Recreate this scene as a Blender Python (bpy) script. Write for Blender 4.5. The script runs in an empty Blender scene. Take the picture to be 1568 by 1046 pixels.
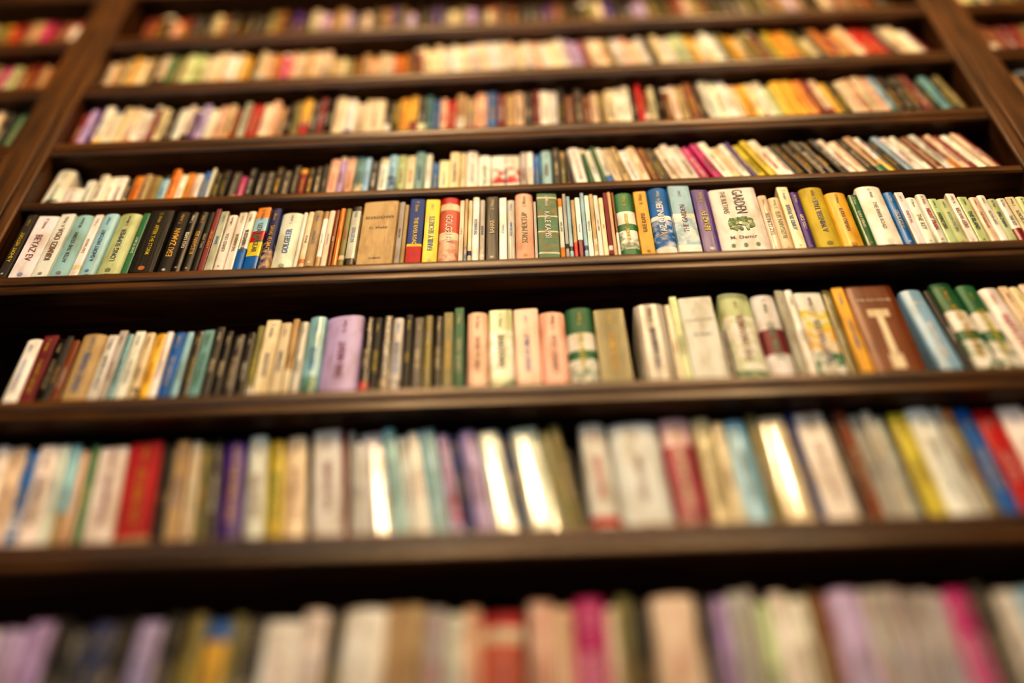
import bpy, bmesh, math, random, re
from mathutils import Vector, Matrix

sc = bpy.context.scene
R = random.Random(11)

# ------------------------------------------------------------------ helpers
def link(o, parent=None):
    sc.collection.objects.link(o)
    if parent: o.parent = parent
    return o

def mesh_obj(name, verts, faces, mat=None, parent=None, smooth=None):
    me = bpy.data.meshes.new(name)
    me.from_pydata(verts, [], faces)
    me.update()
    if mat: me.materials.append(mat)
    o = bpy.data.objects.new(name, me)
    if smooth:
        for p in me.polygons: p.use_smooth = True
        me.set_sharp_from_angle(angle=math.radians(smooth))
    return link(o, parent)

def box(name, x0, x1, y0, y1, z0, z1, mat, parent=None, bevel=0.0):
    v = [(x0,y0,z0),(x1,y0,z0),(x1,y1,z0),(x0,y1,z0),(x0,y0,z1),(x1,y0,z1),(x1,y1,z1),(x0,y1,z1)]
    f = [(0,3,2,1),(4,5,6,7),(0,1,5,4),(1,2,6,5),(2,3,7,6),(3,0,4,7)]
    o = mesh_obj(name, v, f, mat, parent)
    if bevel:
        m = o.modifiers.new('bevel','BEVEL'); m.width = bevel; m.segments = 3
    return o

def empty(name):
    return link(bpy.data.objects.new(name, None))

# ------------------------------------------------------------------ materials
def nodes(name):
    m = bpy.data.materials.new(name); m.use_nodes = True
    nt = m.node_tree
    return m, nt, nt.nodes, nt.links, nt.nodes['Principled BSDF']

def wood(name, c1, c2, axis='X', rough=0.36, coat=0.0):
    m, nt, N, L, P = nodes(name)
    tc = N.new('ShaderNodeTexCoord'); mp = N.new('ShaderNodeMapping')
    mp.inputs['Scale'].default_value = (1.5,22,22) if axis=='X' else (22,22,1.5)
    n1 = N.new('ShaderNodeTexNoise'); n1.inputs['Scale'].default_value = 3; n1.inputs['Detail'].default_value = 8
    n1.inputs['Distortion'].default_value = 0.8
    cr = N.new('ShaderNodeValToRGB')
    cr.color_ramp.elements[0].position = .35; cr.color_ramp.elements[0].color = (*c1,1)
    cr.color_ramp.elements[1].position = .7; cr.color_ramp.elements[1].color = (*c2,1)
    L.new(tc.outputs['Object'], mp.inputs['Vector']); L.new(mp.outputs[0], n1.inputs['Vector'])
    L.new(n1.outputs['Fac'], cr.inputs['Fac']); L.new(cr.outputs['Color'], P.inputs['Base Color'])
    n2 = N.new('ShaderNodeTexNoise'); n2.inputs['Scale'].default_value = 9; n2.inputs['Detail'].default_value=4
    L.new(tc.outputs['Object'], n2.inputs['Vector'])
    mr = N.new('ShaderNodeMapRange'); mr.inputs['To Min'].default_value = rough-.1; mr.inputs['To Max'].default_value = rough+.16
    L.new(n2.outputs['Fac'], mr.inputs['Value']); L.new(mr.outputs[0], P.inputs['Roughness'])
    P.inputs['Coat Weight'].default_value = coat; P.inputs['Coat Roughness'].default_value = .28
    b = N.new('ShaderNodeBump'); b.inputs['Strength'].default_value = .25; b.inputs['Distance'].default_value = .002
    L.new(n1.outputs['Fac'], b.inputs['Height']); L.new(b.outputs[0], P.inputs['Normal'])
    return m

wood_h = wood('dark_walnut_shelf', (.034,.014,.0025), (.155,.064,.010), 'X', .34, .15)
wood_v = wood('dark_walnut_upright', (.042,.018,.004), (.15,.064,.013), 'Z', .42)
wood_b = wood('walnut_back_shade', (.005,.0025,.0012), (.010,.005,.002), 'Z', .7)  # walnut darkened so the shade in the gaps sits in its colour

def plaster(name, c, s=6):
    m, nt, N, L, P = nodes(name)
    tc = N.new('ShaderNodeTexCoord'); n = N.new('ShaderNodeTexNoise'); n.inputs['Scale'].default_value = s
    n.inputs['Detail'].default_value = 6
    mx = N.new('ShaderNodeMix'); mx.data_type='RGBA'
    mx.inputs[6].default_value = (*[v*.85 for v in c],1); mx.inputs[7].default_value = (*c,1)
    L.new(tc.outputs['Object'], n.inputs['Vector']); L.new(n.outputs['Fac'], mx.inputs[0])
    L.new(mx.outputs[2], P.inputs['Base Color']); P.inputs['Roughness'].default_value = .85
    b = N.new('ShaderNodeBump'); b.inputs['Strength'].default_value=.1
    L.new(n.outputs['Fac'], b.inputs['Height']); L.new(b.outputs[0], P.inputs['Normal'])
    return m

def book_material():
    m, nt, N, L, P = nodes('printed_book_covers')
    a1 = N.new('ShaderNodeAttribute'); a1.attribute_name = 'Col'
    a2 = N.new('ShaderNodeAttribute'); a2.attribute_name = 'Col2'
    a3 = N.new('ShaderNodeAttribute'); a3.attribute_name = 'Prm'   # r=art amount g=roughness b=seed
    sp = N.new('ShaderNodeSeparateColor'); L.new(a3.outputs['Color'], sp.inputs[0])
    tc = N.new('ShaderNodeTexCoord')
    # cover art: irregular blotches of the second colour
    n = N.new('ShaderNodeTexNoise'); n.noise_dimensions='4D'
    n.inputs['Scale'].default_value = 75; n.inputs['Detail'].default_value = 4
    L.new(tc.outputs['Object'], n.inputs['Vector'])
    ms = N.new('ShaderNodeMath'); ms.operation='MULTIPLY'; ms.inputs[1].default_value = 40
    L.new(sp.outputs[2], ms.inputs[0]); L.new(ms.outputs[0], n.inputs['W'])
    mr = N.new('ShaderNodeMapRange'); mr.inputs['From Min'].default_value=.44; mr.inputs['From Max'].default_value=.60
    L.new(n.outputs['Fac'], mr.inputs['Value'])
    mm = N.new('ShaderNodeMath'); mm.operation='MULTIPLY'
    L.new(mr.outputs[0], mm.inputs[0]); L.new(sp.outputs[0], mm.inputs[1])
    mx = N.new('ShaderNodeMix'); mx.data_type='RGBA'
    L.new(mm.outputs[0], mx.inputs[0]); L.new(a1.outputs['Color'], mx.inputs[6]); L.new(a2.outputs['Color'], mx.inputs[7])
    # age: yellowing and scuffs
    n2 = N.new('ShaderNodeTexNoise'); n2.inputs['Scale'].default_value = 24; n2.inputs['Detail'].default_value = 7
    mp = N.new('ShaderNodeMapping'); mp.inputs['Scale'].default_value = (2.2,1,.7)
    L.new(tc.outputs['Object'], mp.inputs['Vector']); L.new(mp.outputs[0], n2.inputs['Vector'])
    cr = N.new('ShaderNodeValToRGB')
    cr.color_ramp.elements[0].position=.3; cr.color_ramp.elements[0].color=(.62,.54,.42,1)
    cr.color_ramp.elements[1].position=.56; cr.color_ramp.elements[1].color=(1,1,1,1)
    L.new(n2.outputs['Fac'], cr.inputs['Fac'])
    mu = N.new('ShaderNodeMix'); mu.data_type='RGBA'; mu.blend_type='MULTIPLY'; mu.inputs[0].default_value=.75
    L.new(mx.outputs[2], mu.inputs[6]); L.new(cr.outputs['Color'], mu.inputs[7])
    L.new(mu.outputs[2], P.inputs['Base Color'])
    L.new(sp.outputs[1], P.inputs['Roughness'])
    P.inputs['Specular IOR Level'].default_value = .42
    # laminated covers (lowest roughness) get a clear coat
    lt = N.new('ShaderNodeMath'); lt.operation='LESS_THAN'; lt.inputs[1].default_value=.19
    L.new(sp.outputs[1], lt.inputs[0]); L.new(lt.outputs[0], P.inputs['Coat Weight'])
    P.inputs['Coat Roughness'].default_value=.13; P.inputs['Coat IOR'].default_value=1.85
    # spine creases
    n3 = N.new('ShaderNodeTexNoise'); n3.inputs['Scale'].default_value = 30; n3.inputs['Detail'].default_value=5
    mp3 = N.new('ShaderNodeMapping'); mp3.inputs['Scale'].default_value=(8,1,.6)
    L.new(tc.outputs['Object'], mp3.inputs['Vector']); L.new(mp3.outputs[0], n3.inputs['Vector'])
    b = N.new('ShaderNodeBump'); b.inputs['Strength'].default_value=.35; b.inputs['Distance'].default_value=.0012
    L.new(n3.outputs['Fac'], b.inputs['Height']); L.new(b.outputs[0], P.inputs['Normal'])
    return m
book_mat = book_material()

# ------------------------------------------------------------------ survey of the bookcase
ZC = 1.5                      # eye height of the photographer
# row: shelf-top height above eye, scale of survey units per metre, origin, recess of spines
ROWS = {
 0:(2.146, 740, 779, .02), 1:(1.950, 791, 780, .02), 2:(1.740, 861, 781, .02),
 3:(1.552, 924, 782, .018), 4:(1.352,1000, 784, .002), 5:(1.076,1140, 787, .028),
 6:(.830, 1303, 790, .028), 7:(.541, 1406, 792, .022),
}
XL, XR, DW = -.822, .842, .082     # bay inner sides, upright width
DEPTH = .235

def sx(row, px):
    s, o = ROWS[row][1], ROWS[row][2]
    u = px - o
    return u/(s + .0125*u)

# ------------------------------------------------------------------ glyph cache
_tc = {}
def glyphs(s, fat=.012):
    k = (s, fat)
    if k in _tc: return _tc[k]
    cu = bpy.data.curves.new('t','FONT'); cu.body = s; cu.resolution_u = 2; cu.size = 1; cu.offset = fat
    o = bpy.data.objects.new('t', cu); sc.collection.objects.link(o)
    dg = bpy.context.evaluated_depsgraph_get()
    me = bpy.data.meshes.new_from_object(o.evaluated_get(dg))
    vs = [v.co.copy() for v in me.vertices]; fs = [tuple(p.vertices) for p in me.polygons]
    x0=min(v.x for v in vs); x1=max(v.x for v in vs); y0=min(v.y for v in vs); y1=max(v.y for v in vs)
    vs = [((v.x-(x0+x1)/2), (v.y-(y0+y1)/2)) for v in vs]
    bpy.data.objects.remove(o); bpy.data.curves.remove(cu); bpy.data.meshes.remove(me)
    _tc[k] = (vs, fs, x1-x0, y1-y0)
    return _tc[k]

TITLES = ["DENIZ FENERI","GECE YOLU","KIRMIZI ODA","THE RIVER ROAD","BEYAZ EV","SAVAS VE UMUT","NIGHT TRAIN","YENI ROMAN","RUZGARIN SESI","THE GARDEN",
 "UZAK DAGLAR","FAMILY SECRETS","A SHORT HISTORY","ISTANBUL","LONG SUMMER","THE ISLAND","SON MEKTUP","KARA ORMAN","A WINTER TALE","GOLGELER","THE HARBOUR",
 "SHADOWS","YAZ GUNLERI","ONE NIGHT","THE OLD HOUSE","BAHAR","KALE KAPISI","WORLD ATLAS","THE DREAMER","THE KEY","ESKI ZAMAN","DEEP WATER","AFTER THE STORM"]
AUTH = ["A. Kaya","M. Demir","J. Hall","S. Yilmaz","P. Stone","R. Wells","E. Aydin","L. Moore","T. Arslan","C. Webb","N. Ozer"]

# ------------------------------------------------------------------ palette
PAL = dict(
 w=(.80,.77,.69), c=(.76,.64,.44), y=(.64,.52,.04), o=(.70,.27,.05), r=(.48,.012,.018), m=(.19,.018,.028),
 b=(.010,.14,.42), l=(.32,.54,.64), n=(.012,.03,.14), g=(.03,.16,.07), e=(.52,.58,.32), t=(.48,.33,.17),
 k=(.008,.007,.006), d=(.040,.036,.031), u=(.06,.020,.21), v=(.50,.39,.64), p=(.68,.46,.45), s=(.48,.46,.41),
 a=(.20,.060,.016), q=(.16,.33,.34), z=(.22,.19,.07), x=(.76,.50,.36), h=(.48,.02,.18), f=(.74,.44,.06))

class Buf:
    def __init__(s): s.v=[]; s.f=[]; s.c=[]; s.c2=[]; s.p=[]
    def add(s, vs, fs, col, col2=(0,0,0), prm=(0,.5,0)):
        o=len(s.v); s.v+=vs
        for f in fs:
            s.f.append(tuple(i+o for i in f)); s.c.append(col); s.c2.append(col2); s.p.append(prm)
    def build(s, name, parent):
        me = bpy.data.meshes.new(name); me.from_pydata(s.v,[],s.f); me.update()
        for nm, data in (('Col',s.c),('Col2',s.c2),('Prm',s.p)):
            at = me.attributes.new(nm,'FLOAT_COLOR','FACE'); fl=[]
            for c in data: fl += [c[0],c[1],c[2],1.0]
            at.data.foreach_set('color', fl)
        me.materials.append(book_mat)
        me.polygons.foreach_set('use_smooth',[True]*len(me.polygons))
        me.set_sharp_from_angle(angle=math.radians(42))
        return link(bpy.data.objects.new(name, me), parent)

def vary(c, a=.12):
    k = 1+R.uniform(-a,a)
    return tuple(max(0,min(.9,v*k*(1+R.uniform(-a*.5,a*.5)))) for v in c)

def lum(c): return .3*c[0]+.6*c[1]+.1*c[2]

def add_book(B, x, z, w, h, d, y0, lean, colk, style=None, text=True):
    L = math.radians(lean); cl, sl = math.cos(L), math.sin(L)
    col = vary(PAL[colk], .14)
    acc = vary(PAL[R.choice('wkrbgofmntc')])
    if abs(lum(acc)-lum(col))<.12: acc = PAL['k'] if lum(col)>.3 else PAL['w']
    hard = R.random()<.25
    hw = w/2
    if hard or R.random()<.35: p, b = 2.0, min(.007, w*.2)
    else: p, b = 5.0, min(.0035, w*.2)
    skew = R.uniform(-.07,.07)
    rough = R.uniform(.26,.44) if R.random()<.5 else R.uniform(.44,.65)
    seed = R.random()
    if style=='gloss': p,b,skew,rough = 2.0,min(.003,w*.10),0,.17; text=False
    def sy(a):
        s_=max(-1,min(1,a/hw))
        return b*(1-(max(0,1-abs(s_)**p))**(1/p)) + skew*a
    def W(a, y, zz):       # a: from spine centre
        lx = a+hw
        if lean >= 0: X = x + lx*cl - zz*sl; Z = z + lx*sl + zz*cl
        else:
            lx -= w; X = x + w + lx*cl - zz*sl; Z = z + lx*sl + zz*cl
        return (X, y0+y, Z)
    n=8
    arc=[-hw*math.cos(math.pi*i/n) for i in range(n+1)]
    outer=[(-hw,d)]+[(a,sy(a)) for a in arc]+[(hw,d)]
    t = .0024 if hard else .0009
    t = min(t, w*.12)
    k=(hw-t)/hw
    inner=[(-hw+t,d)]+[(a*k,sy(a)+t) for a in arc]+[(hw-t,d)]
    # z sections
    st = style
    if st is None:
        q=R.random()
        st = 'plain' if q<.52 else 'band' if q<.62 else 'split' if q<.70 else 'label' if q<.88 else 'art'
    if st=='ornate': col=(.08,.20,.12)
    if st=='plain': sec=[(0,1,col,0)]
    elif st=='band':
        e=R.uniform(.08,.2); sec=[(0,e,acc,0),(e,1-e*.8,col,0),(1-e*.8,1,acc,0)]
    elif st=='split':
        e=R.uniform(.22,.5); sec=[(0,e,acc,0),(e,1,col,0)]
    elif st=='label':
        e=R.uniform(.06,.12); sec=[(0,e,col,0),(e,e+.07,acc,0),(e+.07,1,col,0)]
    elif st=='art':
        e=R.uniform(.2,.5); sec=[(0,e,col,1),(e,1,col,0)]
    elif st=='full': sec=[(0,.3,col,0),(.3,.7,col,1),(.7,1,col,0)]; acc=PAL['r']
    elif st=='navyred': sec=[(0,.26,PAL['r'],0),(.26,.3,PAL['y'],0),(.3,1,(.015,.05,.24),0)]
    elif st=='sport': sec=[(0,.2,PAL['b'],0),(.2,.42,PAL['y'],0),(.42,.6,PAL['r'],1),(.6,.82,PAL['l'],0),(.82,1,PAL['o'],0)]
    elif st=='redwhite': sec=[(0,.34,PAL['x'],.6),(.34,.45,PAL['c'],0),(.45,.8,vary((.5,.12,.07)),0),(.8,.9,PAL['c'],0),(.9,1,PAL['r'],0)]; acc=PAL['r']
    elif st=='ornate': 
        sec=[(0,.06,col,0),(.06,.08,PAL['c'],0),(.08,.38,col,1),(.38,.4,PAL['c'],0),(.4,.62,col,0),(.62,.64,PAL['c'],0),(.64,.92,col,1),(.92,.94,PAL['c'],0),(.94,1,col,0)]
        acc=PAL['z']
    elif st=='midband': sec=[(0,.36,col,0),(.36,.62,acc,0),(.62,1,col,0)]
    elif st=='pinkmid': sec=[(0,.2,PAL['m'],1),(.2,.75,vary((.36,.05,.09)),0),(.75,1,PAL['p'],0)]; acc=(.4,.15,.15)
    elif st=='gwg': sec=[(0,.12,col,0),(.12,.4,PAL['w'],.8),(.4,.5,col,0),(.5,.7,PAL['w'],0),(.7,1,col,0)]; acc=PAL['g']
    elif st=='blpic': sec=[(0,.1,PAL['w'],0),(.1,.5,col,.7),(.5,.56,PAL['w'],0),(.56,1,col,0)]; acc=PAL['w']
    elif st=='sunset': sec=[(0,.35,PAL['g'],1),(.35,.6,PAL['f'],1),(.6,.8,PAL['y'],1),(.8,1,col,0)]; acc=PAL['w']
    elif st=='whitegreen': sec=[(0,.2,PAL['g'],1),(.2,.75,PAL['w'],.8),(.75,1,PAL['e'],0)]; acc=PAL['e']
    else: sec=[(0,1,col,0)]
    prm=(0,rough,seed)
    m_=len(outer)
    for (s0,s1,c_,ar) in sec:
        vs=[W(a,y,s0*h) for a,y in outer]+[W(a,y,s1*h) for a,y in outer]
        fs=[(i,i+1,m_+i+1,m_+i) for i in range(m_-1)]
        B.add(vs,fs,c_,acc,(ar,rough,seed))
    vs=[W(a,y,0) for a,y in inner]+[W(a,y,h) for a,y in inner]
    B.add(vs,[(i+1,i,m_+i,m_+i+1) for i in range(m_-1)],PAL['w'],acc,prm)
    for zz,flip,c_ in ((0,0,sec[0][2]),(h,1,sec[-1][2])):
        vs=[W(a,y,zz) for a,y in outer]+[W(a,y,zz) for a,y in inner]
        fs=[(i,m_+i,m_+i+1,i+1) if not flip else (i,i+1,m_+i+1,m_+i) for i in range(m_-1)]
        B.add(vs,fs,c_,acc,prm)
    # page block
    g = .003 if hard else .0004
    pa=hw-t*1.01; ya=b+t+.0005+abs(skew)*hw; yb=d-.002
    pv=[W(a,y,zz) for zz in (g,h-g) for a,y in ((-pa,ya),(pa,ya),(pa,yb),(-pa,yb))]
    B.add(pv,[(0,3,2,1),(4,5,6,7),(0,1,5,4),(1,2,6,5),(2,3,7,6),(3,0,4,7)],vary((.62,.50,.30)),acc,(0,.9,seed))
    if not text or w<.007: return
    tcol = R.choice([PAL['k'],PAL['d'],PAL['n'],PAL['m'],PAL['b'],PAL['g'],PAL['r'],PAL['a']]) if lum(col)>.2 else R.choice([PAL['w'],PAL['c'],PAL['c'],PAL['f'],PAL['y']])
    tcol = tuple(a_*.85+b_*.15 for a_,b_ in zip(tcol,col))
    def put(s, zc, length, height, rot=1, c_=None, fat=.012, a0=0, stretch=1):
        vs,fs,tw,th = glyphs(s,fat)
        sc_=min(length/tw, height/max(th,.6))
        out=[]
        for (u,v_) in vs:
            v_*=stretch
            if rot==1: a,zz=-v_*sc_, u*sc_
            elif rot==-1: a,zz=v_*sc_, -u*sc_
            else: a,zz=u*sc_, v_*sc_
            a+=a0
            out.append(W(a, sy(a)-.0007, zc*h+zz))
        B.add(out, fs, c_ or tcol, acc, (0,.45,seed))
    def blob(a0, zc, ra, rz, c_, kk=10, off=.0006):
        pts=[(a0,zc*h)]+[(a0+ra*math.cos(i*2*math.pi/kk), zc*h+rz*math.sin(i*2*math.pi/kk)) for i in range(kk)]
        vs=[W(a,sy(a)-off,zz) for a,zz in pts]
        B.add(vs,[(0,1+i,1+(i+1)%kk) for i in range(kk)],c_,acc,(0,rough,seed))
    def rect(a0,a1,z0,z1,c_,off=.0006,kk=4):
        vs=[];
        for i in range(kk+1):
            a=a0+(a1-a0)*i/kk; vs+= [W(a,sy(a)-off,z0*h),W(a,sy(a)-off,z1*h)]
        B.add(vs,[(2*i,2*i+2,2*i+3,2*i+1) for i in range(kk)],c_,acc,(0,rough,seed))
    if st=='flower':
        # title set sideways in two lines at the head, a leafy bloom, imprint below
        put("GARDEN",.78,h*.38,w*.30,-1,PAL['k'],.0,w*.10,1.5)
        put("THE SULTANS",.78,h*.36,w*.2,-1,PAL['d'],.0,-w*.22,1.3)
        for i in range(70):
            an=R.uniform(0,6.28); rr=R.uniform(0,1)**.5
            blob(w*.27*rr*math.cos(an), .43+.10*rr*math.sin(an), R.uniform(.002,.004),R.uniform(.0025,.0055), R.choice([(.16,.26,.09),(.09,.19,.07),(.05,.13,.05),(.15,.26,.10),(.36,.44,.24)]),7,.0006+.00001*i)
        blob(0,.43,.003,.004,PAL['c'],10,.0016)
        put("M. Demir",.22,w*.55,h*.06,0,PAL['d']) 
        for q_ in (-.25,0,.25): blob(w*q_,.10,.0035,.005,(.10,.17,.08),7,.0008)
        return
    if st=='tee':
        rect(-w*.22,w*.22,.66,.74,PAL['c']); rect(-w*.07,w*.07,.26,.66,PAL['c']); rect(-w*.13,w*.13,.14,.28,PAL['c'])
        put("THE OLD HOUSE",.84,w*.7,h*.05,0,PAL['w']); return
    if st=='roundel':
        put("DEEP WATER",.45,h*.5,w*.25,1,PAL['w']); put("L. Moore",.85,w*.6,h*.05,0,PAL['w']); return
    rot = 1 if R.random()<.6 else -1
    if w>.042 and R.random()<.35: 
        put(R.choice(TITLES),.74,w*.78,h*.09,0); put(R.choice(AUTH),.58,w*.5,h*.04,0); put("ROMAN",.12,w*.3,h*.03,0); return
    put(R.choice(TITLES), R.uniform(.46,.52), h*R.uniform(.40,.54), min(.011,w*R.uniform(.30,.46)), rot, None, R.choice([.0,.012,.025]))
    if w>.012:
        put(R.choice(AUTH), .87, h*.16, min(.006,w*.28), rot)
    if w>.014 and st in('plain','label'):
        blob(0,.06,w*.13,w*.13,tuple(a_*.6+b_*.4 for a_,b_ in zip(acc,col)))

def lerp(tab, x):
    if x<=tab[0][0]: return tab[0][1]
    for (a,b),(c,d_) in zip(tab,tab[1:]):
        if x<=c: return b+(d_-b)*(x-a)/max(1e-6,c-a)
    return tab[-1][1]

def fill(B, items, z, recess, hmax, htab, leantab, jit, text=True):
    """items: list of (x_left, colour, hfactor, style); last item closes the row"""
    out=[]
    for i,(x0,c,hf,st) in enumerate(items[:-1]):
        x1=items[i+1][0]
        if c=='G': continue
        h=min(hmax, lerp(htab,x0)*hf*(1+R.uniform(-jit,jit*.5)))
        out.append([x0,x1,c,h,st,lerp(leantab,x0)])
    for i,bk in enumerate(out):
        x0,x1,c,h,st,ln=bk
        gap=.0008
        if i+1<len(out) and abs(out[i+1][0]-x1)<1e-6:
            nl=out[i+1][5]; dd=math.tan(math.radians(nl))-math.tan(math.radians(ln))
            if dd>0: gap+=min(out[i+1][3],h)*dd
        w=(x1-x0-gap)*math.cos(math.radians(ln))
        if w<.004: w=.004
        L=abs(math.radians(ln)); h=min(h,(hmax-w*math.sin(L))/math.cos(L))
        d=R.uniform(.118,.14)
        add_book(B,x0,z+.0003,w,h,d,recess+R.uniform(0,.006),ln,c,st,text)

def parse(row,s):
    it=[]
    for tok in s.split():
        m=re.match(r'(-?\d+)([a-zG])(?:\*([\d.]+))?(?:/(\w+))?$',tok)
        it.append((sx(row,int(m.group(1))), m.group(2), float(m.group(3) or 1), m.group(4)))
    return it

def tabx(row,t): return [(sx(row,a),b) for a,b in t]

DATA={}
DATA[4]="""-36m -14d*1.02/plain 4w/plain 40w 66l/plain 98w 113l*.98/plain 140e/plain 178g/plain 190k/plain 232k/plain 256k/plain 272k/plain 287k/plain 298m 308s 322w/plain 338w 352w
 367w*1.08/sport 390n*1.06/art 408w*1.02/plain 445w/plain 452c 462t 478w 487c 497a 505o/plain 514z 524s 540t*1.02/plain 600s*.97 610t*.9 617n/navyred 643y/plain 668a*1.02/redwhite
 700c*.94 708t*.94 714c*.94 721w*.97/plain 733s*.97 742k*1.03/plain 764w*.98/plain 777s*.98 790x*1.02/plain 820s*.9 825q/ornate 860w*.98 868s*.98 874l*.97 881t*.97 888w*.98 897l 904w 912t*.98 919w 927c*.97
 935m 942t*1.05 949a*1.05 953g*1.07/gwg 985f*1.06/plain 1008b*1.06/blpic 1042l*1.07/blpic 1080u*1.06/plain 1110w*1.06/flower 1187c*.98/plain 1203c*.95/plain 1222c*1.09/plain 1242u*1.06/plain 1257y*1.07/plain
 1297f*1.03/plain 1333g/plain 1349w*1.12/plain 1392b*1.12/plain 1409w*1.08/plain 1424w*1.02/plain 1441w*1.05/plain 1459e/plain 1474e/plain 1491w*1.06/plain 1507e/plain 1524c/plain 1538w/plain 1553e/plain 1568w 1584c 1600e 1618w 1632c"""
DATA[3]="""34w*1.05/art 70w*.62/art 102w*.85/plain 118w 134w 150w/plain 167k*.9 176o 190t/plain 204z 222l 236o/plain 249w 261o 274w/split 287b/plain 300w 306k/plain 318k/plain 330d 348h*.8/plain 360k 374k/plain 388d 403k 417d/plain 430k 444m 456k/plain 468k 480d
 488x*1.2 504v*1.2 516x*1.2/art 530q*1.25/art 546l*1.25 556d 569w*1.25/band 584l*1.25 599e*1.25/art 614c*1.25 628q*1.25 644w*1.2 655b 667c/plain 684c/plain 700c/plain 710w/plain 730w 750w/full 797s 808w 818b 830l 848d 862z 872d 886w/plain 910g 917w
 930g 938w 950c 964t 978w 994c/plain 1010a 1025d 1040c/plain 1055w/plain 1070w 1090h/plain 1108h/plain 1124w/plain 1140c/plain 1156w/plain 1170u/plain 1180y 1196y/plain 1210w/plain 1228w 1243k/plain 1262k/plain 1280k/plain 1296k/plain 1312d/plain 1326w/plain 1340c 1354d 1369t 1386w 1400d 1415l 1430w/plain 1445w 1460a 1475w/plain 1490m 1503c/plain 1517m 1530w 1545c 1556m"""
DATA[5]="""-34w*.98 -5m/plain 22k/plain 38d/plain 50a*.92 63t/plain 106w/plain 124s/plain 139q/plain 152w/plain 170c/art 188f/plain 205w/plain 218b*.98/plain 240l*.95/plain 252d 268q 288k/plain 304k 320d*.95/label 342k*.95/label 357z 370c/plain 396c*.97/plain 415t 428s/plain 444l/art 474v/plain
 538k/art 555d/plain 570k/art 587s/art 606k 622d/plain 640z*.97/plain 656k*1.02/plain 672z*1.03/plain 690g*1.08/plain 708G 712x/plain 748e/whitegreen 790x/plain 834x/plain 878g/gwg 925z/plain 980G 995s*1.0/plain 1048c*.97/plain 1058e 1072w*.97/plain 1132k*.6 1143e/whitegreen 1198w/midband
 1240s/plain 1256w/plain 1272w/sunset 1322z/plain 1338f/plain 1360a/tee 1444G 1468l/roundel 1511d/plain 1524g/gwg 1566g/gwg 1604w 1640c"""
DATA[6]="""-30b -8w/plain 24w/plain 44l 64x/plain 79g/plain 97w/plain 148r/label 207d/plain 219k/plain 230t/plain 254c/plain 274z/plain 292d/plain 311u/plain 354w/plain 389y/plain 420c/plain 457d/plain 467w/plain 517m/plain 526s/plain 541w*.9/plain 553G 558w/gloss 598l/plain 622w/plain 642w/plain 660l/plain 690v/art 712n*.95/plain 730v/plain 762w/gloss
 800n*.97/plain 818w/gloss 868z/plain 884z/plain 903d*.8 912w/label 962w/plain 1048m/pinkmid 1106c/plain 1140c/plain 1160l/plain 1203z/plain 1224c/gloss 1272n/plain 1288w/plain 1342d/plain 1358a/plain 1382s/plain 1404s/plain 1424s/plain 1440d 1449y/plain 1482w/plain 1532s/plain 1550z 1568b/plain 1600r/plain 1642w 1690c"""
DATA[7]="""-90w -40v 10v/plain 52k/plain 80d/plain 112n/art 150d/art 172k/plain 186v/plain 228k/plain 262z/plain 298f/band 336z/plain 360d/plain 392w/art 450w/plain 493d/plain 514w/plain 584t/plain 612t/plain 645s/plain 680w/plain 708x/plain 735o/redwhite 802d/plain 810x/plain 850x/plain 880h/plain 932c/plain 950z/plain 975k/plain 992d/plain 1004c/plain 1078k/plain 1102v/art 1128s/art
 1150s/plain 1172e/plain 1194w/plain 1225w/plain 1252z/plain 1264a/label 1288v/plain 1342s/plain 1364s/plain 1386s/plain 1408s/plain 1430s/plain 1452s/plain 1474h/plain 1516d/plain 1552w/plain 1588l 1630w 1680c"""
DATA[2]="""84m 96v 108u 119w 134w 149c 163c 178w 190w 201m 212c 227k 242w 256w 267u 280v/plain 294w 307x 321c 334m 348s 360r/plain 380c 394x 407t 419k 430z 444f 458d 472m 484k 496c 515w/art 532c 547c/plain 580k 590z 602f/plain 620f 632d 645q 656b/plain 669x 680r 694t 709t/art 725x 744b/plain
 760m 774t 789x 804d 817m 829w 844w 858k 869a 884d 899a 912c 922z 935c 950w 963w 975k 985r 996a 1006c 1018k 1030a 1045c 1058t 1071a 1089k 1100w*1.05/plain 1118w*1.05/plain 1135w*1.05/plain 1150c/plain 1164f 1180c 1194w 1209e 1222f/plain 1245f/plain 1262o/plain 1277m 1290c 1303f/plain 1317k 1330c 1345x 1360c 1375x 1389l 1402d 1416k 1430d 1444m 1457k 1470q 1486d 1500z 1514d"""
DATA[1]="""140c 153t 165c 178f 190c 203t 215k 222c 235g/plain 247z 262e/plain 279e/plain 294c 307c 320c 333w 345c 358f 370k 380c/art 392x 405o 418h 430x 442c 455t 470c 484c 497t*.75 510c*.78 522z*.76 535a*.75 547t*.8 560x*.75 572c*.78 585c*.75 597o*.8 610o*.8 622d*.85 635m*.9 648c 660c 672c 685w 698w
 711c 725w 740c 754w 769w 784c 798c 812w 827x 840w 854c 868w 881v 893v 905m 918c 931c 944z 957w 970x 983c 997w 1010d 1022c 1036w 1049e 1062e 1076f 1089c 1102w 1116w 1130z 1143f 1157c 1170z 1184a 1197z 1210y 1224o 1238f 1252z 1266c 1279d 1292o 1306m 1320f 1334c 1348r/plain 1362r/plain 1377r/plain 1391d 1404c 1418c 1432w 1446m"""
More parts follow.
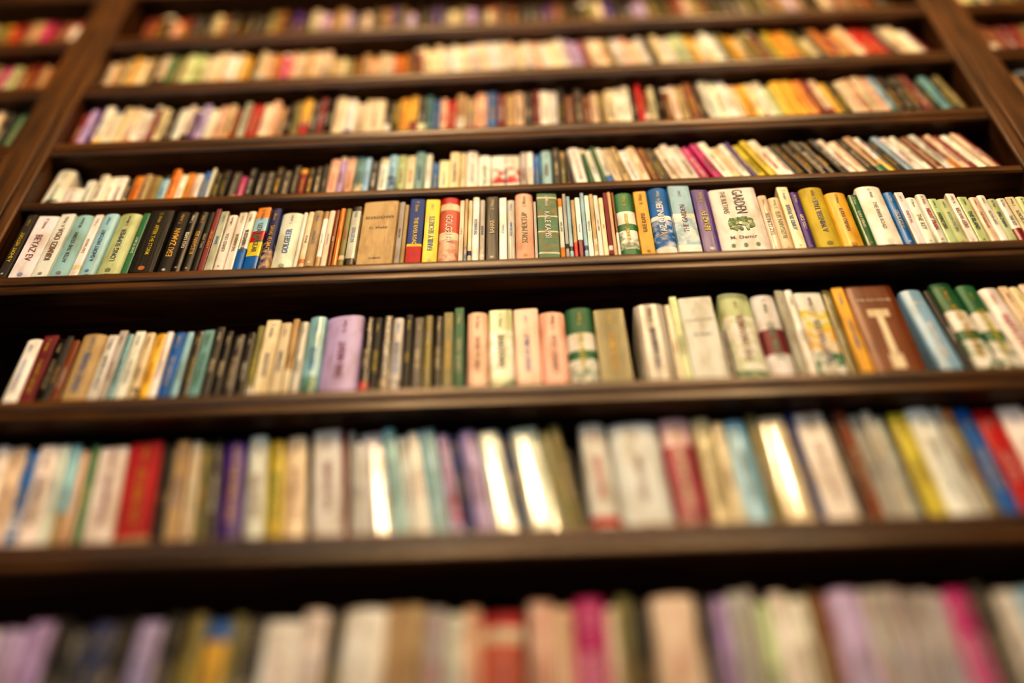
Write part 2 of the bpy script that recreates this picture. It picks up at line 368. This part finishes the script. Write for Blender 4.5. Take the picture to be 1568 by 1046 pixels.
HT={
 4:[(0,.166),(300,.163),(312,.150),(530,.153),(540,.172),(620,.176),(700,.174),(940,.166),(1100,.166),(1187,.155),(1260,.15),(1350,.138),(1420,.125),(1568,.116)],
 3:[(0,.134),(110,.105),(480,.108),(490,.112),(660,.118),(700,.134),(1600,.137)],
 5:[(0,.165),(100,.170),(350,.165),(372,.186),(540,.182),(640,.182),(712,.186),(980,.186),(1000,.192),(1070,.200),(1140,.212),(1350,.214),(1568,.205)],
 6:[(0,.186),(450,.196),(1000,.196),(1250,.200),(1568,.200)],
 7:[(0,.192),(1568,.204)],
 2:[(0,.150),(1000,.155),(1100,.163),(1568,.160)],
 1:[(0,.148),(1568,.150)]}
LT={
 4:[(0,0),(1600,0)],
 3:[(0,-3),(69,-3),(70,0),(868,0),(886,6),(950,10),(1040,13),(1120,17),(1240,20),(1568,21)],
 5:[(0,1),(1000,1),(1400,1),(1440,1),(1445,5),(1480,5),(1600,5)],
 6:[(0,6),(450,6.5),(553,6.5),(558,9),(800,9),(903,8),(912,3),(1100,2),(1280,3),(1600,3)],
 7:[(0,0),(1600,0)],
 2:[(0,0),(1000,0),(1100,5),(1250,8),(1520,9)],
 1:[(0,0),(600,0),(660,6),(1100,9),(1300,14),(1450,16)]}
HM={0:.19,1:.150,2:.164,3:.137,4:.1775,5:.230,6:.202,7:.240}
JIT={0:.12,1:.13,2:.13,3:.11,4:.045,5:.05,6:.06,7:.05}

books = empty('shelved_books')

def random_items(x0,x1,pal,wmin=.012,wmax=.03):
    it=[]; x=x0
    while x < x1-wmin:
        it.append((x,R.choice(pal),1,None)); x+=R.uniform(wmin,wmax)
    it.append((x1-.001,'G',1,None)); return it

PALW='ccccwtttxxfzadmkkdvgo'
for row,s in DATA.items():
    B=Buf(); it=parse(row,s); rz,_,_,rec=ROWS[row]
    it=[i for i in it if i[0]>XL+.001 and i[0]<XR-.008]
    if it[0][0]-XL>.012: it=random_items(XL+.002,it[0][0],'wkmc')[:-1]+it if row in(6,7) else it
    if row in (6,7): 
        it+=random_items(it[-1][0]+.03,XR-.002,'wwcldrs')
    else: it.append((XR-.002,'G',1,None)) if XR-it[-1][0]<.04 else it.extend(random_items(it[-1][0]+.016,XR-.002,'wecw'))
    fill(B,it,ZC+rz,rec,HM[row],tabx(row,HT[row]),tabx(row,LT[row]),JIT[row])
    B.build('book_row',books)
# top row: darker cover colours stand in for the dimmer light up here
B=Buf(); fill(B,random_items(XL+.03,XR-.01,'zttazxkdamkducvkd',.013,.024),ZC+2.146,.03,.19,[(0,.145)],[(-1,0),(0,0),(.3,6),(.9,9)],.1); B.build('book_row',books)

# rows of shelves below the photographed ones
zlow=[]; z=ZC+.541
while z>.45:
    z-=.29; zlow.append(z)
for z in zlow:
    B=Buf(); fill(B,random_items(XL+.002,XR-.002,PALW+'wwlls',.016,.04),z,.022,.235,[(0,.2)],[(0,0)],.08,False); B.build('book_row',books)
# neighbouring bays; dimmer light is put into darker cover colours on the upper rows
NB=.78
for (a,b) in ((XL-DW-NB,XL-DW),(XR+DW,XR+DW+NB)):
    for row in range(0,8):
        B=Buf(); rz=ROWS[row][0]
        fill(B,random_items(a+.002,b-.002,'ezzcwmamhraatddkcc' if row<2 else PALW+'wwl',.014,.026),ZC+rz,.025,HM[row],[(0,.140 if row<2 else .17)],[(0,0)],.08,row<3)
        B.build('book_row',books)
    for z in zlow:
        B=Buf(); fill(B,random_items(a+.002,b-.002,PALW,.018,.04),z,.022,.235,[(0,.2)],[(0,0)],.08,False); B.build('book_row',books)

# ------------------------------------------------------------------ bookcase
case = empty('bookcase')
TOP = ZC+2.146+.24+.24
def shelf(i, x0, x1, ztop, th):
    # front trim profile (y,z) with a rounded nose and a small cove, running along x
    r=.006; pr=[(DEPTH,0),(r,0)]
    for k in range(1,5):
        a=k/4*math.pi/2; pr.append((r-r*math.sin(a), -r+r*math.cos(a)))
    if th>.03:
        pr+=[(0,-.020),(.0015,-.0225),(.0035,-.0235),(.0035,-.026),(.0015,-.027),(.001,-.029),(.001,-th+.004),(.004,-th),(.030,-th),(.030,-.030),(DEPTH,-.030)]
    else:
        pr+=[(0,-th+.004),(.003,-th),(DEPTH,-th)]
    n=len(pr)
    vs=[(x0,y,ztop+z) for y,z in pr]+[(x1,y,ztop+z) for y,z in pr]
    fs=[(j,n+j,n+(j+1)%n,(j+1)%n) for j in range(n)]+[tuple(range(n)),tuple(range(2*n-1,n-1,-1))]
    return mesh_obj('shelf_%d'%i, vs, fs, wood_h, case, 35)
i=0
levels=[(ZC+v[0], .042 if k!=3 else .021) for k,v in ROWS.items()]+[(z,.042) for z in zlow]+[(ZC+2.146+.24,.042)]
for (zt,th) in levels:
    for (a,b) in ((XL,XR),(XL-DW-NB,XL-DW),(XR+DW,XR+DW+NB)):
        i+=1; shelf(i,a,b,zt,th)
for j,(a,b) in enumerate(((XL-DW,XL),(XR,XR+DW),(XL-2*DW-NB,XL-DW-NB),(XR+DW+NB,XR+2*DW+NB))):
    box('upright_%d'%(j+1),a,b,-.006,DEPTH,0,TOP,wood_v,case,.004)
    box('upright_fillet_%d'%(j+1),a+.02,b-.02,-.012,-.005,.12,TOP-.05,wood_v,case,.003)
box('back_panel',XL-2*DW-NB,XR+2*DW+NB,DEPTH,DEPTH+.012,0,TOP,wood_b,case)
box('top_board',XL-2*DW-NB-.02,XR+2*DW+NB+.02,-.03,DEPTH+.012,TOP,TOP+.05,wood_h,case,.008)
box('plinth',XL-DW-NB,XR+DW+NB,.01,.03,0,.1,wood_h,case,.003)

# ------------------------------------------------------------------ room
H=5.8; YB=DEPTH+.02
wallm=plaster('warm_plaster',(.24,.17,.10)); ceilm=plaster('ceiling_plaster',(.30,.24,.16),3)
floorm=wood('oak_floor',(.015,.008,.004),(.035,.019,.009),'X',.4)
box('wall_back',-3.4,3.4,YB,YB+.15,0,H,wallm)
box('wall_left',-3.55,-3.4,-5.5,YB+.15,0,H,wallm)
box('wall_right',3.4,3.55,-5.5,YB+.15,0,H,wallm)
box('floor',-3.55,3.55,-5.5,YB+.15,-.1,0,floorm)
box('ceiling',-3.55,3.55,-5.5,YB+.15,H,H+.1,ceilm)

# pendant lamps that light the shelves; nearer pair added to warm the upper rows
def emission(name,c,s):
    m=bpy.data.materials.new(name); m.use_nodes=True; N=m.node_tree.nodes; N.clear()
    e=N.new('ShaderNodeEmission'); o=N.new('ShaderNodeOutputMaterial'); e.inputs[0].default_value=(*c,1); e.inputs[1].default_value=s
    m.node_tree.links.new(e.outputs[0],o.inputs[0]); return m
bulb_m=emission('bulb_glow',(1,.71,.40),760)
mm,_,_,_,P=nodes('black_enamel'); P.inputs['Base Color'].default_value=(.02,.02,.02,1); P.inputs['Roughness'].default_value=.3
def lathe(name,prof,mat,parent,loc,seg=28):
    vs=[];fs=[];n=len(prof)
    for k in range(seg):
        a=2*math.pi*k/seg
        for r,z in prof: vs.append((loc[0]+r*math.cos(a),loc[1]+r*math.sin(a),loc[2]+z))
    for k in range(seg):
        for j in range(n-1):
            fs.append((k*n+j,((k+1)%seg)*n+j,((k+1)%seg)*n+j+1,k*n+j+1))
    return mesh_obj(name,vs,fs,mat,parent,50)
for (lx,ly,lz) in ((-.72,-3.0,4.86),(-.02,-3.0,4.98),(1.16,-3.0,5.02),(-.35,-1.7,4.75),(.75,-1.7,4.75)):
    e=empty('pendant_lamp')
    lathe('shade',[(.02,.22),(.03,.2),(.06,.19),(.17,.06),(.172,.055),(.165,.06),(.055,.18),(.02,.19)],mm,e,(lx,ly,lz))
    lathe('bulb',[(.0005,-.065),(.03,-.058),(.052,-.038),(.062,-.008),(.056,.025),(.035,.055),(.02,.09),(.018,.15)],bulb_m,e,(lx,ly,lz),20)
    lathe('cord',[(.004,.2),(.004,H-lz)],mm,e,(lx,ly,lz),8)

# soft daylight from the open side of the room
ld=bpy.data.lights.new('window_light','AREA'); ld.shape='RECTANGLE'; ld.size=4; ld.size_y=2.2; ld.energy=140; ld.color=(.88,.94,1)
lo=link(bpy.data.objects.new('window_light',ld)); lo.location=(-.5,-5.2,2.9)
lo.rotation_euler=(Vector((0,0,2.0))-lo.location).to_track_quat('-Z','Y').to_euler()

w=bpy.data.worlds.new('World'); sc.world=w; w.use_nodes=True
w.node_tree.nodes['Background'].inputs[0].default_value=(.75,.85,1,1)
w.node_tree.nodes['Background'].inputs[1].default_value=.06

# ------------------------------------------------------------------ camera
xh=Vector((.9991,.03586,.02102)).normalized()
zh=Vector((-20,1541,-1700)).normalized(); zh=(zh-xh*zh.dot(xh)).normalized()
yh=zh.cross(xh)
M=Matrix((xh,yh,zh))
depth=1.7
ray=M@Vector((0,123/1700,-1))
pos=Vector((0,0,ZC+1.342))-ray*depth
cam=bpy.data.cameras.new('camera'); co=link(bpy.data.objects.new('camera',cam))
co.matrix_world=Matrix.Translation(pos)@M.to_4x4()
cam.sensor_width=36; cam.lens=1700/1568*36
cam.clip_start=.02
cam.dof.use_dof=True; cam.dof.focus_distance=1.765; cam.dof.aperture_fstop=.44
sc.camera=co
sc.view_settings.view_transform='Standard'
sc.view_settings.look='High Contrast'
sc.view_settings.exposure=-0.78
